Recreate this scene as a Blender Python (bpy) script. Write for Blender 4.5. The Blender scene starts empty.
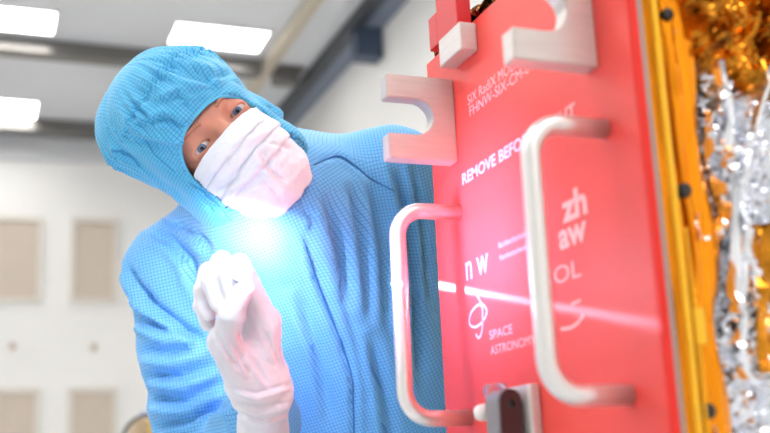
import bpy, bmesh, math
import numpy as np
from mathutils import Matrix, Vector

SC = bpy.context.scene
COL = SC.collection
PI = math.pi
# ------------------------------------------------------------------ camera model (room axes: X right wall, Y back wall, Z up)
F = 1069.0
HC = 1.12
def nrm(v):
    v = np.array(v, float); return v / np.linalg.norm(v)
_wu = nrm((-197, 4500, -1069)); _wy = np.array((-412, -265.5, -1069.0)); _wy = nrm(_wy - _wu * _wy.dot(_wu)); _wx = np.cross(_wy, _wu)
R = np.array([_wx, _wy, _wu])
C0 = np.array([0, 0, HC])
def ray(px, py): return R @ np.array([(px - 385) / F, -(py - 216.5) / F, -1.0])
def P(px, py, d): return C0 + ray(px, py) * d
def onX(px, py, x): r = ray(px, py); return C0 + r * x / r[0]
def onY(px, py, y): r = ray(px, py); return C0 + r * y / r[1]
def onZ(px, py, z): r = ray(px, py); return C0 + r * (z - HC) / r[2]
def proj(V):
    q = (np.asarray(V) - C0) @ R
    return 385 + F * q[:, 0] / -q[:, 2], 216.5 - F * q[:, 1] / -q[:, 2]

# ------------------------------------------------------------------ materials
def lin(c):
    return tuple(((x / 255) / 12.92 if x / 255 <= .04045 else ((x / 255 + .055) / 1.055) ** 2.4) for x in c)
class NT:
    def __init__(s, m): s.m = m; s.t = m.node_tree; s.n = s.t.nodes; s.l = s.t.links
    def node(s, t, **k):
        n = s.n.new(t)
        for a, b in k.items(): setattr(n, a, b)
        return n
    def math(s, op, a, b=None, clamp=False):
        n = s.n.new('ShaderNodeMath'); n.operation = op; n.use_clamp = clamp
        for i, x in enumerate((a, b)):
            if x is None: continue
            if isinstance(x, (int, float)): n.inputs[i].default_value = x
            else: s.l.new(x, n.inputs[i])
        return n.outputs[0]
def mat(name, col, rough=.5, metal=0., spec=.5, noise=0., nscale=20., bump=0., bscale=60., sheen=0., alpha=1., trans=0., sss=0., stretch=None, coat=0.):
    m = bpy.data.materials.new(name); m.use_nodes = True
    t = NT(m); b = t.n['Principled BSDF']
    c = lin(col)
    b.inputs['Base Color'].default_value = (*c, 1); b.inputs['Roughness'].default_value = rough
    b.inputs['Metallic'].default_value = metal; b.inputs['Specular IOR Level'].default_value = spec
    b.inputs['Sheen Weight'].default_value = sheen; b.inputs['Transmission Weight'].default_value = trans
    b.inputs['Coat Weight'].default_value = coat
    if sss:
        b.inputs['Subsurface Weight'].default_value = sss; b.inputs['Subsurface Radius'].default_value = (.6, .25, .15); b.inputs['Subsurface Scale'].default_value = .01
    if noise or bump:
        tc = t.node('ShaderNodeTexCoord'); vec = tc.outputs['Object']
        if stretch:
            mp = t.node('ShaderNodeMapping'); mp.inputs['Scale'].default_value = stretch; t.l.new(vec, mp.inputs['Vector']); vec = mp.outputs['Vector']
    if noise:
        nz = t.node('ShaderNodeTexNoise'); nz.inputs['Scale'].default_value = nscale; nz.inputs['Detail'].default_value = 4
        t.l.new(vec, nz.inputs['Vector'])
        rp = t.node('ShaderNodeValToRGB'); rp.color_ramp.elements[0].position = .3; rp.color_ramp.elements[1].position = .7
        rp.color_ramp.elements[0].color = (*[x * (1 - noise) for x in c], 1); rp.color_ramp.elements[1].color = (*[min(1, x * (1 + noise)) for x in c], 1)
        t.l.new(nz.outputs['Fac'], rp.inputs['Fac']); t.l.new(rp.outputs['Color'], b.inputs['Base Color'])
    if bump:
        nb = t.node('ShaderNodeTexNoise'); nb.inputs['Scale'].default_value = bscale; nb.inputs['Detail'].default_value = 3
        t.l.new(vec, nb.inputs['Vector'])
        bp = t.node('ShaderNodeBump'); bp.inputs['Strength'].default_value = bump; bp.inputs['Distance'].default_value = .01
        t.l.new(nb.outputs['Fac'], bp.inputs['Height']); t.l.new(bp.outputs['Normal'], b.inputs['Normal'])
    return m
def emit(name, col, strength):
    m = bpy.data.materials.new(name); m.use_nodes = True; t = NT(m)
    b = t.n['Principled BSDF']; b.inputs['Base Color'].default_value = (.8, .8, .8, 1)
    b.inputs['Emission Color'].default_value = (*col, 1); b.inputs['Emission Strength'].default_value = strength
    return m
def cloth_mat(name, base, line, pitch=.0046, width=.2, strength=.8):
    """cleanroom cloth: woven grid of dark conductive threads, laid out in the 'gp' (local position) and 'gn' (local normal) attributes"""
    m = bpy.data.materials.new(name); m.use_nodes = True; t = NT(m); b = t.n['Principled BSDF']
    gp = t.node('ShaderNodeAttribute', attribute_name='gp'); gn = t.node('ShaderNodeAttribute', attribute_name='gn')
    sp = t.node('ShaderNodeSeparateXYZ'); sn = t.node('ShaderNodeSeparateXYZ')
    t.l.new(gp.outputs['Vector'], sp.inputs[0]); t.l.new(gn.outputs['Vector'], sn.inputs[0])
    ab = [t.math('ABSOLUTE', sn.outputs[i]) for i in range(3)]
    tot = None
    for i in range(3):
        j, k = [q for q in range(3) if q != i]
        dom = t.math('GREATER_THAN', ab[i], t.math('MAXIMUM', ab[j], ab[k]))
        keep = t.math('SUBTRACT', 1.0, dom)
        fr = t.math('FRACT', t.math('DIVIDE', sp.outputs[i], pitch))
        ln = t.math('LESS_THAN', t.math('ABSOLUTE', t.math('SUBTRACT', fr, .5)), width / 2)
        v = t.math('MULTIPLY', ln, keep)
        tot = v if tot is None else t.math('MAXIMUM', tot, v)
    mx = t.node('ShaderNodeMix', data_type='RGBA')
    mx.inputs['A'].default_value = (*lin(base), 1); mx.inputs['B'].default_value = (*lin(line), 1)
    t.l.new(t.math('MULTIPLY', tot, strength), mx.inputs['Factor']); t.l.new(mx.outputs['Result'], b.inputs['Base Color'])
    b.inputs['Roughness'].default_value = .6; b.inputs['Sheen Weight'].default_value = .15
    b.inputs['Specular IOR Level'].default_value = .3
    return m

M = {}
M['wall'] = mat('wall_paint', (244, 243, 241), .55, noise=.02, nscale=1.5)
M['ceil'] = mat('ceiling_paint', (222, 224, 228), .5, noise=.03, nscale=2)
M['floor'] = mat('floor_vinyl', (222, 224, 226), .35, noise=.05, nscale=4)
M['beam'] = mat('beam_metal', (120, 118, 115), .3, metal=.8)
M['beamdark'] = mat('dark_rail', (70, 74, 82), .4, metal=.5)
M['rail'] = mat('aluminium_rail', (215, 205, 188), .4, metal=.5)
M['duct'] = mat('grey_duct', (120, 130, 148), .5)
M['bluegrey'] = mat('bluegrey_box', (62, 76, 98), .5)
M['vent'] = mat('vent_beige', (214, 200, 185), .6, noise=.02, nscale=8)
M['ventframe'] = mat('vent_frame', (226, 220, 210), .5)
M['lamp'] = emit('lamp_diffuser', (1, .98, .95), 15.0)
M['lampframe'] = mat('lamp_frame', (225, 225, 225), .4)
M['red'] = mat('red_anodised', (240, 76, 68), .42, spec=.5, noise=.03, nscale=6, bump=.03, bscale=25, stretch=(1, .3, 6))
M['redbar'] = mat('red_paint', (214, 24, 32), .35)
M['rededge'] = mat('red_edge', (232, 30, 14), .45)
M['alu'] = mat('brushed_aluminium', (212, 204, 200), .42, metal=.45, noise=.05, nscale=30, stretch=(1, 1, 12))
M['handle'] = mat('satin_aluminium', (230, 228, 226), .32, metal=.75)
M['steel'] = mat('grey_side_plate', (168, 150, 145), .45, metal=.6)
M['white'] = mat('white_print', (250, 190, 192), .5)
M['whitegrey'] = mat('pale_grey_print', (214, 190, 205), .5)
M['gold'] = mat('gold_foil', (246, 146, 22), .14, metal=.92, noise=.15, nscale=25, stretch=(1, 1, .15))
M['golddark'] = mat('amber_foil', (206, 126, 34), .13, metal=.95, noise=.85, nscale=20)  # strong noise puts the foil's dark reflections into its colour
M['foil_glint'] = mat('yellow_glint', (255, 190, 30), .2, metal=.15)
M['silver'] = mat('silver_foil', (240, 242, 248), .12, metal=.95)
M['black'] = mat('black_plastic', (26, 22, 22), .5)
M['brownblack'] = mat('dark_clamp', (66, 40, 42), .45)
M['clampgrey'] = mat('clamp_grey', (140, 136, 138), .45, metal=.3)
M['clear'] = mat('clear_plastic', (235, 225, 245), .12, trans=.85)
M['rubber'] = mat('white_rubber', (235, 228, 226), .5)
M['cloth'] = cloth_mat('blue_grid_cloth', (116, 192, 248), (60, 136, 214), .0044, .2, .75)
M['hood'] = cloth_mat('blue_hood_cloth', (92, 194, 238), (40, 126, 194), .0042, .2, .75)
M['piping'] = mat('blue_piping', (60, 130, 200), .6)
M['mask'] = mat('white_mask', (232, 236, 248), .75, bump=.15, bscale=220, sheen=.1)
M['glove'] = mat('white_glove', (238, 234, 244), .6, spec=.3, sss=.15, bump=.06, bscale=120)
M['skin'] = mat('skin', (216, 148, 126), .5, noise=.08, nscale=40, sss=.15, bump=.05, bscale=180)
M['eyewhite'] = mat('eye_white', (206, 196, 196), .2)
M['iris'] = mat('iris_bluegrey', (96, 116, 150), .2, noise=.3, nscale=900)
M['pupil'] = mat('pupil', (10, 10, 12), .1)
M['brow'] = mat('eyebrow_hair', (186, 132, 108), .8)
M['shoe'] = mat('white_shoe', (225, 228, 232), .5)
M['torch'] = mat('torch_body', (190, 192, 198), .3, metal=.8)
M['led'] = emit('torch_led', (.72, .8, 1.0), 260.0)
M['brass'] = mat('brass_fitting', (205, 176, 120), .3, metal=.8)
M['beigebox'] = mat('beige_case', (190, 168, 138), .5)
M['hose'] = mat('dark_hose', (96, 92, 94), .45)
M['bluecap'] = mat('blue_cap', (120, 150, 215), .4)
M['purple'] = mat('purple_knob', (120, 70, 190), .4)
M['pedestal'] = mat('pedestal_grey', (120, 122, 126), .4, metal=.5)

# ------------------------------------------------------------------ object helpers
def link(name, me, m=None, parent=None):
    o = bpy.data.objects.new(name, me); COL.objects.link(o)
    if m is not None: me.materials.append(m)
    if parent is not None:
        o.parent = parent; o.matrix_parent_inverse = Matrix.Translation(parent.location).inverted() if parent.type == 'EMPTY' else Matrix.Identity(4)
    return o
def from_bm(name, bm, m=None, parent=None, smooth=False):
    me = bpy.data.meshes.new(name); bmesh.ops.recalc_face_normals(bm, faces=bm.faces[:]); bm.to_mesh(me); bm.free()
    if smooth: me.polygons.foreach_set('use_smooth', [True] * len(me.polygons))
    return link(name, me, m, parent)
def from_np(name, V, Fc, m=None, parent=None, smooth=True):
    me = bpy.data.meshes.new(name); me.from_pydata(np.asarray(V).tolist(), [], np.asarray(Fc).tolist() if not isinstance(Fc, list) else Fc)
    if smooth: me.polygons.foreach_set('use_smooth', [True] * len(me.polygons))
    me.update()
    return link(name, me, m, parent)
def thing(name, loc, label, cat, group=None):
    o = bpy.data.objects.new(name, None); o.empty_display_size = .05; COL.objects.link(o); o.location = loc
    return tag(o, label, cat, group)
def tag(o, label, cat, group=None, kind=None):
    o['label'] = label; o['category'] = cat
    if group: o['group'] = group
    if kind: o['kind'] = kind
    return o
def struct(o): o['kind'] = 'structure'; return o
def bbox(bm, x0, x1, y0, y1, z0, z1, bev=0., seg=2):
    r = bmesh.ops.create_cube(bm, size=1.0); vs = r['verts']
    for v in vs: v.co = Vector(((x0 + x1) / 2 + v.co.x * (x1 - x0), (y0 + y1) / 2 + v.co.y * (y1 - y0), (z0 + z1) / 2 + v.co.z * (z1 - z0)))
    if bev:
        es = list({e for v in vs for e in v.link_edges}); bmesh.ops.bevel(bm, geom=es, offset=bev, segments=seg, affect='EDGES', profile=.5)
def box(name, x0, x1, y0, y1, z0, z1, m, parent=None, bev=0.):
    bm = bmesh.new(); bbox(bm, x0, x1, y0, y1, z0, z1, bev); return from_bm(name, bm, m, parent)
def tube_data(path, rad, seg=20, caps=True, round_cap=False):
    p = np.array(path, float); n = len(p); rad = np.broadcast_to(np.array(rad, float), (n,))
    T = np.gradient(p, axis=0); T /= np.linalg.norm(T, axis=1)[:, None]
    a = np.array([0, 0, 1.]) if abs(T[0][2]) < .9 else np.array([1., 0, 0]); N = nrm(a - T[0] * a.dot(T[0]))
    V = []; 
    for i in range(n):
        N = nrm(N - T[i] * N.dot(T[i])); B = np.cross(T[i], N)
        for k in range(seg):
            t = 2 * PI * k / seg; V.append(p[i] + rad[i] * (math.cos(t) * N + math.sin(t) * B))
    Fc = [[i * seg + k, i * seg + (k + 1) % seg, (i + 1) * seg + (k + 1) % seg, (i + 1) * seg + k] for i in range(n - 1) for k in range(seg)]
    if caps: Fc += [list(range(seg))[::-1], list(range((n - 1) * seg, n * seg))]
    return V, Fc
def tube(name, path, rad, m, parent=None, seg=20):
    V, Fc = tube_data(path, rad, seg); return from_np(name, V, Fc, m, parent)
def arc_path(pts, r, n=10):
    """polyline with rounded corners"""
    pts = [np.array(q, float) for q in pts]; out = [pts[0]]
    for i in range(1, len(pts) - 1):
        a, b, c = pts[i - 1], pts[i], pts[i + 1]; u = nrm(a - b); v = nrm(c - b)
        s, e = b + u * r, b + v * r; cc = b + (u + v) * r
        for k in range(n + 1):
            t = k / n * PI / 2; out.append(cc - v * r * math.cos(t) - u * r * math.sin(t))
    out.append(pts[-1]); return out
def prism_xz(name, poly, y0, y1, m, parent, bev=.0015):
    bm = bmesh.new(); vs = [bm.verts.new((x, y0, z)) for x, z in poly]; f = bm.faces.new(vs)
    r = bmesh.ops.extrude_face_region(bm, geom=[f]); bmesh.ops.translate(bm, vec=(0, y1 - y0, 0), verts=[g for g in r['geom'] if isinstance(g, bmesh.types.BMVert)])
    if bev:
        es = [e for e in bm.edges if len(e.link_faces) == 2 and e.calc_face_angle() > .6]
        bmesh.ops.bevel(bm, geom=es, offset=bev, segments=2, affect='EDGES')
    return from_bm(name, bm, m, parent)

# ------------------------------------------------------------------ numeric noise + signed-distance modelling
def vnoise(p, seed=0):
    p = np.asarray(p, np.float64); i = np.floor(p).astype(np.int64); f = p - i; f = f * f * (3 - 2 * f)
    def h(x, y, z):
        n = (x * 374761393 + y * 668265263 + z * 2147483647 + seed * 974711) & 0x7fffffff
        n = ((n ^ (n >> 13)) * 1274126177) & 0x7fffffff; n = (n ^ (n >> 16)) & 0xffff
        return n / 32767.5 - 1
    r = 0
    for dx in (0, 1):
        for dy in (0, 1):
            for dz in (0, 1):
                w = (f[..., 0] if dx else 1 - f[..., 0]) * (f[..., 1] if dy else 1 - f[..., 1]) * (f[..., 2] if dz else 1 - f[..., 2])
                r = r + w * h(i[..., 0] + dx, i[..., 1] + dy, i[..., 2] + dz)
    return r
def fbm(p, oct=3, seed=0):
    s = 0; a = 1.
    for o in range(oct): s = s + a * vnoise(np.asarray(p) * 2 ** o, seed + o); a *= .5
    return s
def smin(a, b, k):
    h = np.maximum(k - np.abs(a - b), 0) / k; return np.minimum(a, b) - h * h * k * .25
def smax(a, b, k): return -smin(-a, -b, k)
def rc(p, a, b, ra, rb):
    a = np.asarray(a, np.float32); b = np.asarray(b, np.float32); ab = b - a
    t = np.clip(((p - a) @ ab) / max(ab.dot(ab), 1e-9), 0, 1)
    return np.linalg.norm(p - a - t[..., None] * ab, axis=-1) - (ra + (rb - ra) * t)
def ell(p, c, r, ax=None):
    q = p - np.asarray(c, np.float32)
    if ax is not None: q = q @ np.asarray(ax, np.float32).T
    r = np.asarray(r, np.float32); k0 = np.linalg.norm(q / r, axis=-1); k1 = np.linalg.norm(q / (r * r), axis=-1)
    return k0 * (k0 - 1) / np.maximum(k1, 1e-6)
def snets(fn, lo, hi, h):
    lo = np.array(lo, float); n = np.ceil((np.array(hi) - lo) / h).astype(int) + 1
    D = np.empty(n, np.float32); ys = (lo[1] + h * np.arange(n[1])).astype(np.float32); zs = (lo[2] + h * np.arange(n[2])).astype(np.float32)
    ch = max(1, 600000 // (n[1] * n[2]))
    for i in range(0, n[0], ch):
        xs = (lo[0] + h * np.arange(i, min(n[0], i + ch))).astype(np.float32)
        D[i:i + ch] = fn(np.stack(np.meshgrid(xs, ys, zs, indexing='ij'), -1))
    S = D < 0; nx, ny, nz = n
    cnt = np.zeros((nx - 1, ny - 1, nz - 1), np.int8)
    cs = [(i, j, k) for i in (0, 1) for j in (0, 1) for k in (0, 1)]
    for i, j, k in cs: cnt += S[i:nx - 1 + i, j:ny - 1 + j, k:nz - 1 + k]
    mx = (cnt > 0) & (cnt < 8); ids = np.argwhere(mx); idx = -np.ones(mx.shape, np.int64); idx[mx] = np.arange(len(ids))
    acc = np.zeros((len(ids), 3)); c = np.zeros(len(ids))
    for a in cs:
        for ax in range(3):
            if a[ax]: continue
            b = list(a); b[ax] = 1
            da = D[ids[:, 0] + a[0], ids[:, 1] + a[1], ids[:, 2] + a[2]]; db = D[ids[:, 0] + b[0], ids[:, 1] + b[1], ids[:, 2] + b[2]]
            w = (da < 0) != (db < 0); t = np.where(w, da / np.where(w, da - db, 1), 0)
            q = np.tile(np.array(a, float), (len(ids), 1)); q[:, ax] += t; acc += q * w[:, None]; c += w
    V = lo + h * (ids + acc / c[:, None]); Q = []
    for ax in range(3):
        o1, o2 = [(1, 2), (2, 0), (0, 1)][ax]
        sl0 = [slice(1, -1)] * 3; sl1 = [slice(1, -1)] * 3; sl0[ax] = slice(0, -1); sl1[ax] = slice(1, None)
        A = S[tuple(sl0)]; B = S[tuple(sl1)]
        for flip in (0, 1):
            e = np.argwhere((A & ~B) if not flip else (~A & B))
            off = np.ones(3, int); off[ax] = 0; e = e + off
            def cell(d1, d2):
                g = e.copy(); g[:, o1] += d1; g[:, o2] += d2; return idx[g[:, 0], g[:, 1], g[:, 2]]
            q = np.stack([cell(-1, -1), cell(0, -1), cell(0, 0), cell(-1, 0)], 1)
            Q.append(q if not flip else q[:, ::-1])
    Q = np.concatenate(Q); Q = Q[(Q >= 0).all(1)]
    return V, Q
def vnormals(V, Q):
    n = np.cross(V[Q[:, 2]] - V[Q[:, 0]], V[Q[:, 3]] - V[Q[:, 1]]); N = np.zeros_like(V)
    for k in range(4): np.add.at(N, Q[:, k], n)
    return N / np.maximum(np.linalg.norm(N, axis=1), 1e-12)[:, None]
def relax(V, Q, it=2, lam=.5):
    for _ in range(it):
        A = np.zeros_like(V); c = np.zeros(len(V))
        for k in range(4):
            a, b = Q[:, k], Q[:, (k + 1) % 4]
            np.add.at(A, a, V[b]); np.add.at(c, a, 1); np.add.at(A, b, V[a]); np.add.at(c, b, 1)
        V = V + lam * (A / c[:, None] - V)
    return V
def pdist(px, py, line):
    """unsigned distance, signed side and 0..1 parameter to a polyline in the picture's pixels"""
    best = np.full(px.shape, 1e9); sg = np.zeros(px.shape); tt = np.zeros(px.shape); n = len(line) - 1
    for i in range(n):
        (ax, ay), (bx, by) = line[i], line[i + 1]; dx, dy = bx - ax, by - ay; L = math.hypot(dx, dy)
        t = np.clip(((px - ax) * dx + (py - ay) * dy) / L ** 2, 0, 1); qx, qy = px - ax - t * dx, py - ay - t * dy
        d = np.hypot(qx, qy); s = (dx * (py - ay) - dy * (px - ax)) / L; w = d < best
        best = np.where(w, d, best); sg = np.where(w, np.sign(s) * d, sg); tt = np.where(w, (i + t) / n, tt)
    return best, sg, tt
def sculpt(V, N, folds, gain=1.3):
    """each fold: (polyline px, width px, depth m, ridge factor) cut into the camera-facing side"""
    px, py = proj(V); view = C0 - V; view /= np.linalg.norm(view, axis=1)[:, None]
    front = np.clip((N * view).sum(1) * 4, 0, 1); D = np.zeros(len(V))
    for line, w, dep, rg in folds:
        d, s, t = pdist(px, py, line); taper = np.sqrt(np.clip(np.minimum(t, 1 - t) * 5, 0.05, 1))
        D += (gain if w >= 4 else 1.15) * taper * (-dep * np.exp(-(d / w) ** 2) + rg * dep * np.exp(-((s - 1.7 * w) / (1.2 * w)) ** 2) * (d < 6 * w))
    return V + N * (D * front)[:, None]
def set_grid(me, gp, gn):
    for nm, a in (('gp', gp), ('gn', gn)):
        at = me.attributes.new(nm, 'FLOAT_VECTOR', 'POINT'); at.data.foreach_set('vector', np.ascontiguousarray(a, np.float32).ravel())

# ================================================================== THE ROOM
S = 1.5
def onc(px, py): return onZ(px, py, HC + 1.68 * S)          # a point on the ceiling
ZC = HC + 1.68 * S
XR = 1.391 * S; YB = 5.25 * S; XL = -3.2; YF = -2.6
def slab(name, x0, x1, y0, y1, z0, z1, m): return struct(box(name, x0, x1, y0, y1, z0, z1, m))
slab('floor', XL - .1, XR + .1, YF - .1, YB + .1, -.1, 0, M['floor'])
slab('ceiling', XL - .1, XR + .1, YF - .1, YB + .1, ZC, ZC + .1, M['ceil'])
slab('wall_back', XL - .1, XR + .1, YB, YB + .1, 0, ZC, M['wall'])
slab('wall_right', XR, XR + .1, YF, YB, 0, ZC, M['wall'])
slab('wall_left', XL - .1, XL, YF, YB, 0, ZC, M['wall'])
slab('wall_front', XL - .1, XR + .1, YF - .1, YF, 0, ZC, M['wall'])
# ceiling trims
zb = ZC
def cbeam(name, y0, y1, h, x1):
    bm = bmesh.new(); bbox(bm, XL, x1, y0, y0 + .03, zb - h, zb); bbox(bm, XL, x1, y0 + .03, y1, zb - h * .8, zb); bbox(bm, XL, x1, y0 + .03, y0 + .09, zb - h, zb - h * .8)
    return struct(from_bm(name, bm, M['beam']))
cbeam('trim_1', 4.06 * S, 4.17 * S, .085, 1.05 * S)
cbeam('trim_2', 5.03 * S, 5.16 * S, .09, 1.05 * S)
struct(box('trim_3', XL, XR, YB - .06, YB, ZC - .22, ZC, M['ceil']))
bm = bmesh.new(); bbox(bm, 1.06 * S, 1.10 * S, YF, 5.1 * S, zb - .035, zb - .005); bbox(bm, 1.055 * S, 1.068 * S, YF, 5.1 * S, zb - .05, zb); bbox(bm, 1.092 * S, 1.105 * S, YF, 5.1 * S, zb - .05, zb)
struct(from_bm('trim_4', bm, M['rail']))
bm = bmesh.new(); bbox(bm, 1.28 * S, XR, YF, YB - .06, zb - .06, zb); struct(from_bm('trim_5', bm, M['duct']))
bm = bmesh.new(); bbox(bm, 1.265 * S, 1.285 * S, YF, YB - .06, zb - .07, zb); bbox(bm, 1.285 * S, 1.31 * S, YF, YB - .06, zb - .07, zb - .06); struct(from_bm('trim_6', bm, M['beamdark']))
def jbox(name, px0, px1, pyb, x_ref, z1, depth, m, label, cat):
    q = onX(px1, pyb, x_ref); x0 = onY(px0, pyb, q[1])[0]
    t = thing(name, (x_ref, q[1], z1), label, cat)
    bm = bmesh.new(); bbox(bm, x0, x_ref, q[1], q[1] + depth, q[2], z1, .006); from_bm('housing', bm, m, t)
    bm = bmesh.new(); bbox(bm, x0 - .004, x_ref, q[1] - .004, q[1] + depth + .01, q[2] - .012, q[2] + .01, .003); from_bm('bottom_flange', bm, m, t)
    return t
jbox('junction_box', 358, 384, 55, XR, ZC, .12, M['bluegrey'], 'dark blue-grey box hanging under the long duct on the right wall', 'box')
t = thing('rail_hanger', (1.16 * S, 4.08 * S, zb), 'small grey hanger block on the ceiling beside the pale rail', 'bracket')
q0 = onY(274, 56, 4.1 * S); q1 = onY(299, 84, 4.1 * S)
box('block', q0[0], q1[0], 4.1 * S, 4.16 * S, q1[2], zb, M['beam'], t, .006)
box('mounting_plate', q0[0] - .04, q1[0] + .04, 4.08 * S, 4.19 * S, zb - .02, zb, M['beam'], t, .003)
# ceiling lights
def lamp(x0, x1, y0, y1, label, cat='ceiling light'):
    t = thing('ceiling_light', ((x0 + x1) / 2, (y0 + y1) / 2, ZC), label, cat, 'flat rectangular ceiling lights')
    bm = bmesh.new(); w = .02
    for a in ((x0 - w, x1 + w, y0 - w, y0), (x0 - w, x1 + w, y1, y1 + w), (x0 - w, x0, y0, y1), (x1, x1 + w, y0, y1)): bbox(bm, *a, ZC - .014, ZC)
    from_bm('frame', bm, M['lampframe'], t)
    box('diffuser', x0, x1, y0, y1, ZC - .010, ZC, M['lamp'], t)
    return t
lamp(-.04 * S, .211 * S, 3.79 * S, 3.985 * S, 'white ceiling light at the top left corner, before the first cross beam')
lamp(.65 * S, 1.004 * S, 3.765 * S, 3.96 * S, 'white ceiling light right above the blue hood')
lamp(-.16 * S, .198 * S, 4.79 * S, 5.02 * S, 'white ceiling light farthest back, low at the left edge between the two cross beams')
for i, (x, y) in enumerate([(-.45, 1.0), (-1.5, 1.0), (.75, 1.0), (-.45, -.6), (.75, -.5), (.2, -1.1), (-1.5, 2.6), (-.55, 2.6), (.75, 2.3), (-1.5, 3.8)]):
    lamp((x - .25) * S, (x + .25) * S, (y - .25) * S, (y + .25) * S, 'ceiling light outside the picture, over the near half of the room')
# beige recessed panels on the back wall
def wall_vent(px0, py0, px1, py1, label):
    a = onY(px0, py0, YB); b = onY(px1, py1, YB); x0, x1, z1, z0 = a[0], b[0], a[2], b[2]
    t = thing('wall_vent', ((x0 + x1) / 2, YB, z0), label, 'vent', 'beige ventilation panels on the back wall')
    bm = bmesh.new(); w = .035
    for q in ((x0 - w, x1 + w, z1, z1 + w), (x0 - w, x1 + w, z0 - w, z0), (x0 - w, x0, z0, z1), (x1, x1 + w, z0, z1)): bbox(bm, q[0], q[1], YB - .03, YB, q[2], q[3])
    from_bm('frame', bm, M['ventframe'], t)
    bm = bmesh.new(); bbox(bm, x0, x1, YB - .008, YB, z0, z1)
    n = 12
    for i in range(n): bbox(bm, x0, x1, YB - .012, YB - .008, z0 + (i + .2) * (z1 - z0) / n, z0 + (i + .8) * (z1 - z0) / n)
    from_bm('grille', bm, M['vent'], t)
wall_vent(-6, 221, 35.5, 298, 'upper beige wall vent at the left edge of the picture')
wall_vent(76, 223, 112, 299, 'upper beige wall vent beside the blue sleeve')
wall_vent(-7, 394, 32, 470, 'lower beige wall vent at the bottom left corner')
wall_vent(73, 393, 111, 470, 'lower beige wall vent, left of the dark hose')
def knob(px, py, label):
    c = onY(px, py, YB); t = thing('wall_sensor', (c[0], YB, c[2]), label, 'sensor', 'small round wall sensors')
    from_np('stem', *tube_data([(c[0], YB, c[2]), (c[0], YB - .03, c[2])], .012, 12), M['ventframe'], t)
    from_np('cap', *tube_data([(c[0], YB - .03, c[2]), (c[0], YB - .034, c[2]), (c[0], YB - .045, c[2]), (c[0], YB - .05, c[2])], [.02, .027, .027, .018], 16), M['vent'], t)
knob(12, 347, 'small beige sensor on the back wall between the leftmost vents'); knob(93, 347, 'small pale sensor on the back wall between the two vents nearest the sleeve')
# things low behind the sleeve
dB = 3.6
cb = P(150, 440, dB)
t = thing('gas_fitting', (cb[0], cb[1], .0), 'beige case with two brass fittings behind the blue sleeve at the bottom', 'equipment')
box('case', cb[0] - .05, cb[0] + .09, cb[1], cb[1] + .2, 0, P(150, 417, dB)[2], M['beigebox'], t, .01)
for py in (423, 431):
    c = P(152, py, dB - .02); o = from_np('fitting', *tube_data([c, c + np.array([0, -.02, 0]), c + np.array([0, -.04, 0])], [.024, .024, .014], 16), M['brass'], t)
c = P(146, 417, dB); from_np('cap', *tube_data([c + np.array([0, .05, -.03]), c + np.array([0, .05, 0]), c + np.array([0, .05, .018])], [.02, .02, .012], 14), M['bluecap'], t)
hp = [P(150 + 27 * math.cos(a), 441 - 26 * math.sin(a), dB - .15) for a in np.linspace(PI * 1.02, -.1, 24)]
hp = [np.array([hp[0][0], hp[0][1], 0.0]), hp[0] * [1, 1, .6]] + hp + [np.array([hp[-1][0], hp[-1][1], .5]), np.array([hp[-1][0], hp[-1][1], .0])]
tag(tube('hose', hp, .0065, M['hose'], None, 12), 'dark hose arching over the beige case at the bottom left', 'hose')
c = P(12, 441, 4.0)
t = thing('valve', (c[0], c[1], 0), 'purple round knob just peeking in at the bottom left corner', 'valve')
from_np('wheel', *tube_data([c + np.array([0, 0, -.03]), c + np.array([0, 0, -.02]), c + np.array([0, 0, .01]), c + np.array([0, 0, .02])], [.03, .042, .042, .03], 20), M['purple'], t)
from_np('post', *tube_data([(c[0], c[1], 0), (c[0], c[1], c[2] - .03)], .012, 12), M['pedestal'], t)

# ================================================================== INSTRUMENT + RED COVER
XP = .496
cov = thing('protective_cover', (XP, .91, .97), 'red protective cover plate with two bar handles and white lettering', 'cover')
Y0, Y1, Z0, Z1 = .703, 1.123, .97, 1.599
box('cover_plate', XP, XP + .008, Y0, Y1, Z0, Z1, M['red'], cov, .0008)
bm = bmesh.new(); bbox(bm, XP + .0005, XP + .0085, Y0 - .003, Y0 - .0002, Z0, Z1); o = from_bm('edge_strip', bm, M['rededge'], cov); o['label'] = 'orange-red near edge'
def handle(y):
    r = .0088
    p = arc_path([(XP, y, 1.399 - r * .2), (.413 + r, y, 1.399 - r * .2), (.413 + r, y, 1.171), (XP, y, 1.171)], .03, 12)
    h = tube('handle', p, r, M['handle'], cov, 24)
    return h
handle(1.058); handle(.751)
def bracket(y):
    x0, x1, zb_, zt = .4135, XP, 1.4545, 1.553; zc = 1.5045; r = .021
    xs = .4135; xc = .448
    poly = [(x0, zb_), (x1, zb_), (x1, zt), (x0, zt), (x0, zc + r)]
    poly += [(xc + r * math.sin(a), zc + r * math.cos(a)) for a in np.linspace(0, PI, 17)]
    poly += [(x0, zc - r)]
    return prism_xz('bracket', poly, y, y + .02, M['alu'], cov, .0012)
bracket(1.05); bracket(.752)
def bolt(y, z, x, par, r=.005):
    from_np('bolt', *tube_data([(x, y, z), (x - .003, y, z), (x - .0035, y, z)], [r, r, r * .7], 12), M['steel'], par)
sb = box('stop_block', .4755, XP, .982, 1.04, 1.5615, 1.5935, M['alu'], cov, .0015)
bm = bmesh.new(); bbox(bm, .477, .4945, .99, 1.045, 1.5936, 1.80, .001); bbox(bm, .477, .4945, 1.0445, 1.068, 1.592, 1.632, .001)
o = from_bm('upright_bar', bm, M['redbar'], cov); o['label'] = 'darker red upright bar'
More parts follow.
